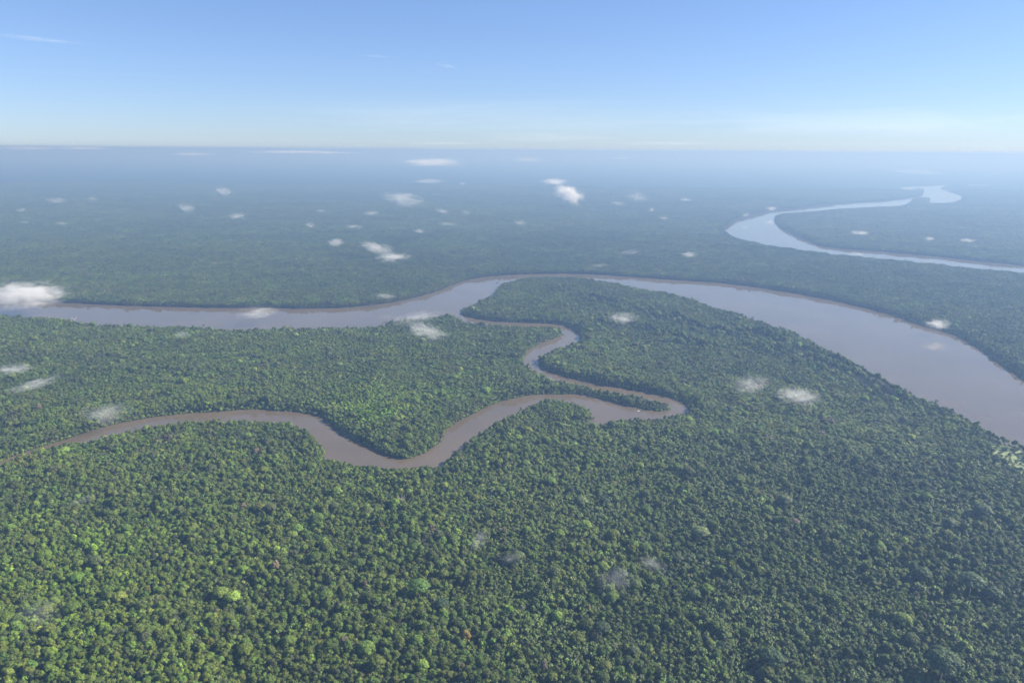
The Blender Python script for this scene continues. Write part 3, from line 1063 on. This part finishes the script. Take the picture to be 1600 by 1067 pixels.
# ------------------------------------------------------------------ low clouds and mist
def cloud_material(name, rad, dens, soft, nscale, seed, thresh):
    m, N, L = new_mat(name)
    out = N.new('ShaderNodeOutputMaterial')
    pv = N.new('ShaderNodeVolumePrincipled')
    pv.inputs['Color'].default_value = (.97, .98, 1.0, 1)
    pv.inputs['Anisotropy'].default_value = .25
    tc = N.new('ShaderNodeTexCoord')
    mp = N.new('ShaderNodeVectorMath')
    mp.operation = 'DIVIDE'
    mp.inputs[1].default_value = rad
    L.new(tc.outputs['Object'], mp.inputs[0])
    ln = N.new('ShaderNodeVectorMath')
    ln.operation = 'LENGTH'
    L.new(mp.outputs[0], ln.inputs[0])
    ad = N.new('ShaderNodeVectorMath')
    ad.operation = 'ADD'
    ad.inputs[1].default_value = (seed * 3.1, seed * 1.7, seed)
    L.new(mp.outputs[0], ad.inputs[0])
    ns = N.new('ShaderNodeTexNoise')
    ns.inputs['Scale'].default_value = nscale
    ns.inputs['Detail'].default_value = 6.0
    ns.inputs['Roughness'].default_value = .7
    ns.inputs['Distortion'].default_value = .9
    L.new(ad.outputs[0], ns.inputs['Vector'])
    # density rises where the noise exceeds a threshold that grows towards the rim
    sq = N.new('ShaderNodeMath')
    sq.operation = 'POWER'
    sq.inputs[1].default_value = 1.6
    L.new(ln.outputs['Value'], sq.inputs[0])
    th = N.new('ShaderNodeMath')
    th.operation = 'MULTIPLY_ADD'
    th.inputs[1].default_value, th.inputs[2].default_value = .58, thresh
    L.new(sq.outputs[0], th.inputs[0])
    sub = N.new('ShaderNodeMath')
    sub.operation = 'SUBTRACT'
    L.new(ns.outputs['Fac'], sub.inputs[0])
    L.new(th.outputs[0], sub.inputs[1])
    mr = N.new('ShaderNodeMapRange')
    mr.interpolation_type = 'SMOOTHSTEP'
    mr.inputs['From Min'].default_value, mr.inputs['From Max'].default_value = 0, soft
    mr.inputs['To Min'].default_value, mr.inputs['To Max'].default_value = 0, dens
    L.new(sub.outputs[0], mr.inputs['Value'])
    L.new(mr.outputs[0], pv.inputs['Density'])
    L.new(pv.outputs[0], out.inputs['Volume'])
    m.cycles.homogeneous_volume = False
    m.cycles.volume_step_rate = .6
    return m


def cloud(u, v, wpx, hpx, zc, depth, label, name='mist_cloud', tilt=0.0, group=None, soft=.22, nscale=1.5, thresh=.22, dist=None):
    """a cloud centred at pixel (u, v), wpx x hpx big, its centre zc metres up; depth = optical thickness through the middle"""
    c = ground_at(u, v, zc)
    if dist:                                   # a cloud near or above eye level: its distance is given instead of its height
        d = ROT3 @ np.array([(u - 800) / FPX, -(v - 533.5) / FPX, -1.0])
        c = np.array([0, 0, ALT]) + d / d[1] * dist
        zc = c[2]
    k = (c[1] * math.cos(PITCH) + (ALT - zc) * math.sin(PITCH)) / FPX      # metres per photograph pixel there
    rx = wpx * k * .5 * 1.5
    view = abs(math.atan2(ALT - zc, c[1]))
    hv = hpx * k * .5 * 1.45
    # seen from above at a shallow angle: apparent height = sqrt((rz cos)^2 + (ry sin)^2)
    ry = rx * .7
    rz2 = (hv / math.cos(view)) ** 2 - (ry * math.tan(view)) ** 2
    rz = math.sqrt(max(rz2, (hv * .45) ** 2))
    if rz * rz * math.cos(view) ** 2 + (ry * math.sin(view)) ** 2 > hv * hv * 1.05:
        ry = math.sqrt(max(hv * hv - (rz * math.cos(view)) ** 2, (hv * .4) ** 2)) / math.sin(max(view, .02))
        ry = min(ry, rx * 1.6)
    seed = (u * 13 + v * 7) % 97
    g = np.random.default_rng(int(u * 31 + v))
    vv, ff = ICO[3]
    ph = g.uniform(0, 6.28, 6)
    w = vv * (1 + .10 * np.sin(vv[:, :1] * 3 + ph[0]) * np.cos(vv[:, 1:2] * 3.4 + ph[1]) + .07 * np.sin(vv[:, :1] * 6 + ph[2] + vv[:, 2:] * 5))
    w = w * np.array([rx, ry, rz])
    w[:, 2] = np.where(w[:, 2] < 0, w[:, 2] * .75, w[:, 2])
    path = 2 * min(rz / max(math.sin(view), .05), ry / max(math.cos(view), .05)) * .55
    mat = cloud_material('mist', (rx, ry, rz), depth / max(path, 4.0), soft, nscale, seed, thresh)
    me = mesh_from(name, w, ff, [mat], smooth=True)
    o = link(bpy.data.objects.new(name, me))
    zz = max(c[2], rz * .75 + 1.5)
    o.location = (c[0], c[1], zz)
    o.rotation_euler = (0, R(-tilt), g.uniform(-.3, .3))
    return tag(o, label, 'cloud', group or 'low clouds drifting over the forest')


CLOUDS = [
    (40, 461, 130, 44, 62, 5.0, 'big dense white cloud bank lying on the wide river at the left edge', 0),
    (22, 577, 66, 22, 45, 2.2, 'white mist streak at the left edge, upper of two', 0),
    (52, 601, 92, 26, 40, 2.0, 'slanting white mist streak near the left edge, lower of two', 12),
    (166, 645, 84, 44, 35, 1.5, 'thin whitish mist patch over the creek at left', 0),
    (128, 782, 60, 18, 35, .45, 'very faint mist wisp in forest below the creek at left', 10),
    (60, 955, 110, 70, 60, .4, 'faint grey smoky veil over trees at the lower left', 0),
    (285, 522, 34, 13, 36, 1.0, 'small faint mist puff just below the wide river at left', 0),
    (402, 488, 84, 28, 36, 1.7, 'thin white mist patch hanging over the wide river, left of centre', 0),
    (601, 462, 42, 13, 36, 1.3, 'thin mist patch on the far bank of the wide river', 0),
    (650, 497, 100, 24, 55, 1.6, 'thin upper mist streak at the creek mouth', 8),
    (667, 517, 80, 32, 42, 2.2, 'brighter white mist patch just below the creek mouth', -12),
    (974, 497, 62, 24, 38, 1.8, 'white mist tuft alone inside the river bend', 0),
    (1174, 600, 72, 38, 45, 1.3, 'thin grey mist patch left of the brighter one, right of the creek', 14),
    (1247, 618, 92, 36, 45, 1.9, 'white oval mist patch in dark forest right of the creek', -4),
    (1465, 507, 52, 20, 32, 2.0, 'white mist curl on the far bank of the wide river at right', 0),
    (590, 388, 60, 24, 60, 2.2, 'white cloud puff, upper half of a pair beyond the wide river', -14),
    (613, 402, 66, 20, 54, 2.2, 'white cloud puff, lower half of a pair beyond the wide river', 0),
    (525, 379, 34, 17, 50, 2.3, 'small white cloud left of the pair beyond the wide river', 0),
    (632, 311, 82, 28, 120, 1.9, 'wide ragged pale cloud in the blue distance at centre', -6),
    (889, 304, 52, 30, 120, 5.5, 'brightest white puffy cloud in the distance right of centre', -20),
    (866, 284, 44, 11, 190, 2.6, 'flat pale cloud right above the brightest puffy cloud', 0),
    (676, 254, 100, 15, 330, 3.2, 'smooth white lens shaped cloud just under the horizon', 0),
    (672, 283, 60, 10, 240, 1.8, 'flat pale cloud below the lens shaped cloud', 0),
    (722, 287, 18, 7, 200, 1.0, 'tiny pale cloud fleck right of the flat pale cloud', 0),
    (826, 250, 62, 10, 350, 2.0, 'flat faint cloud under the horizon right of the lens shaped one', 0),
    (970, 247, 52, 6, 370, 1.6, 'thin faint cloud streak under the horizon, right of centre', 0),
    (350, 299, 34, 15, 110, 2.2, 'small white cloud high in the distance at left of centre', -14),
    (291, 325, 38, 17, 95, 1.9, 'small white cloud left of and below the high small one', -14),
    (371, 338, 38, 14, 90, 1.8, 'small white cloud right of and below the high small one', 0),
    (88, 313, 38, 13, 100, 1.5, 'small pale cloud far left in the blue distance', -8),
    (145, 311, 24, 11, 100, .8, 'faint cloud fleck right of the far left pale cloud', 0),
    (33, 328, 22, 9, 90, 1.0, 'faint cloud fleck left of and below the far left pale cloud', 0),
    (38, 347, 18, 7, 80, 1.0, 'faint cloud fleck lowest at the far left', 0),
    (96, 349, 24, 9, 80, 1.0, 'faint cloud fleck below the far left pale cloud', 0),
    (485, 352, 20, 11, 70, 1.6, 'tiny white cloud above and left of the pair', 0),
    (501, 330, 22, 8, 80, 1.0, 'tiny pale cloud above the tiny white one left of centre', 0),
    (553, 354, 36, 9, 70, 1.3, 'flat pale cloud above the pair beyond the wide river', 0),
    (580, 333, 32, 11, 80, 1.3, 'pale cloud fleck below the wide ragged cloud', 0),
    (691, 330, 28, 10, 80, 1.6, 'small pale slanting cloud right of the wide ragged one', -10),
    (728, 332, 20, 9, 80, .8, 'faint slanting fleck farther right of the wide ragged cloud', -16),
    (655, 361, 28, 9, 65, 1.7, 'small white cloud right of and above the pair', 0),
    (700, 350, 42, 9, 70, .9, 'faint flat cloud right of the small white one near centre', 0),
    (812, 348, 28, 11, 70, 1.1, 'faint ragged cloud fleck below the brightest puffy cloud', -10),
    (997, 308, 44, 20, 90, 1.3, 'thin ragged cloud right of the brightest puffy cloud', -10),
    (966, 318, 32, 9, 85, 1.3, 'small flat cloud left of the thin ragged cloud', -4),
    (1018, 328, 14, 10, 80, 1.1, 'tiny cloud fleck below the thin ragged cloud', 0),
    (1037, 341, 20, 8, 75, 1.0, 'tiny flat cloud lowest below the thin ragged cloud', -8),
    (1071, 312, 24, 8, 85, 1.4, 'small flat cloud left of the far river bend', 0),
    (1076, 398, 32, 11, 50, 1.9, 'small white cloud between the wide river and the far river tip', 0),
    (985, 394, 44, 10, 50, .8, 'thin pale streak left of the small white cloud beyond the river', 8),
    (935, 415, 42, 8, 45, .8, 'thin pale streak just beyond the top of the river bend', 4),
    (1205, 326, 24, 9, 55, 1.8, 'small white cloud on the upper bank of the far river bend', 0),
    (1165, 336, 18, 7, 45, 1.2, 'tiny white fleck on the left bank of the far river', 8),
    (1344, 364, 36, 10, 60, 1.9, 'small white cloud inside the far river bend, left of three', 0),
    (1452, 373, 22, 8, 55, 1.5, 'small white cloud inside the far river bend, middle of three', 0),
    (1512, 376, 30, 9, 55, 1.5, 'small white cloud inside the far river bend, right of three', 0),
    (965, 905, 84, 44, 45, .6, 'grey mist veil wrapped round a dome crown, lower centre right', 0),
    (1020, 880, 76, 34, 50, .55, 'faint mist streak above and right of the misty dome crown', -20),
    (748, 843, 38, 50, 50, .5, 'faint slanting smoke wisp in forest near the centre bottom', -40),
    (800, 872, 56, 24, 45, .4, 'very faint mist right below the slanting smoke wisp', 0),
]
for u, v, w, h, z, dp, lab, tl in CLOUDS:
    big = w > 90
    small = w < 60 and v < 420
    cloud(u, v, w * 1.1, h * 1.1, z, dp * (1.5 if small else 1.7), lab, tilt=tl, nscale=3.8 if big else 3.0, soft=.4 if dp > 2 else .48, thresh=.24 if dp > 2.4 else .30)

for u, v, w, h, d, dp, lab in (
        (45, 232, 110, 6, 9500, 2.2, 'thin white cloud line on the horizon at the left edge'),
        (130, 232, 90, 6, 9000, 2.6, 'thin white cloud line on the horizon right of the one at the edge'),
        (470, 238, 190, 7, 8500, 2.4, 'long thin cloud line on the horizon left of centre'),
        (850, 216, 330, 20, 26000, .14, 'broad faint whitish cloud band low in the sky at centre'),
        (1040, 224, 190, 8, 26000, .22, 'faint thin cloud streak low in the sky right of centre'),
        (690, 224, 150, 8, 26000, .22, 'faint thin cloud streak low in the sky left of the broad band'),
        (760, 185, 900, 70, 42000, .2, 'very broad milky veil low in the sky over the centre'),
        (1350, 190, 700, 70, 42000, .2, 'very broad milky veil low in the sky at right'),
        (300, 241, 80, 6, 8500, 1.4, 'faint short cloud line just under the horizon at left')):
    cloud(u, v, w, h, 0, dp, lab, name='horizon_cloud', dist=d, soft=.4, nscale=2.0, group='cloud lines along the horizon')
for u, v, w, h, d, dp, lab, tl in (
        (62, 62, 160, 13, 32000, .40, 'long thin white cirrus streak high at the upper left', -4),
        (585, 88, 70, 6, 32000, .16, 'faint short cirrus streak in the sky left of centre', -2),
        (700, 104, 46, 9, 32000, .20, 'faint cirrus tuft in the sky near the centre', -8)):
    cloud(u, v, w, h, 0, dp, lab, name='cirrus_cloud', dist=d, soft=.45, nscale=2.4, tilt=tl, group='cirrus streaks in the sky')

# ------------------------------------------------------------------ the hazy air
hz, N, L = new_mat('hazy_air')
o_ = N.new('ShaderNodeOutputMaterial')
pv = N.new('ShaderNodeVolumePrincipled')
pv.inputs['Color'].default_value = (0.223, 0.365, 0.632, 1)
pv.inputs['Absorption Color'].default_value = (0.258, 0.151, 0.0, 1)
pv.inputs['Density'].default_value = 0.000162
pv.inputs['Anisotropy'].default_value = .21
L.new(pv.outputs[0], o_.inputs['Volume'])
x0, x1, y0, y1, z0, z1 = -121000, 121000, -5000, 131000, -1.5, 512.0
me = mesh_from('haze', [(x0, y0, z0), (x1, y0, z0), (x1, y1, z0), (x0, y1, z0), (x0, y0, z1), (x1, y0, z1), (x1, y1, z1), (x0, y1, z1)],
               [(3, 2, 1, 0), (4, 5, 6, 7), (0, 1, 5, 4), (1, 2, 6, 5), (2, 3, 7, 6), (3, 0, 4, 7)], [hz])
tag(link(bpy.data.objects.new('haze', me)), 'pale blue haze thickening towards the horizon', 'haze', kind='stuff')
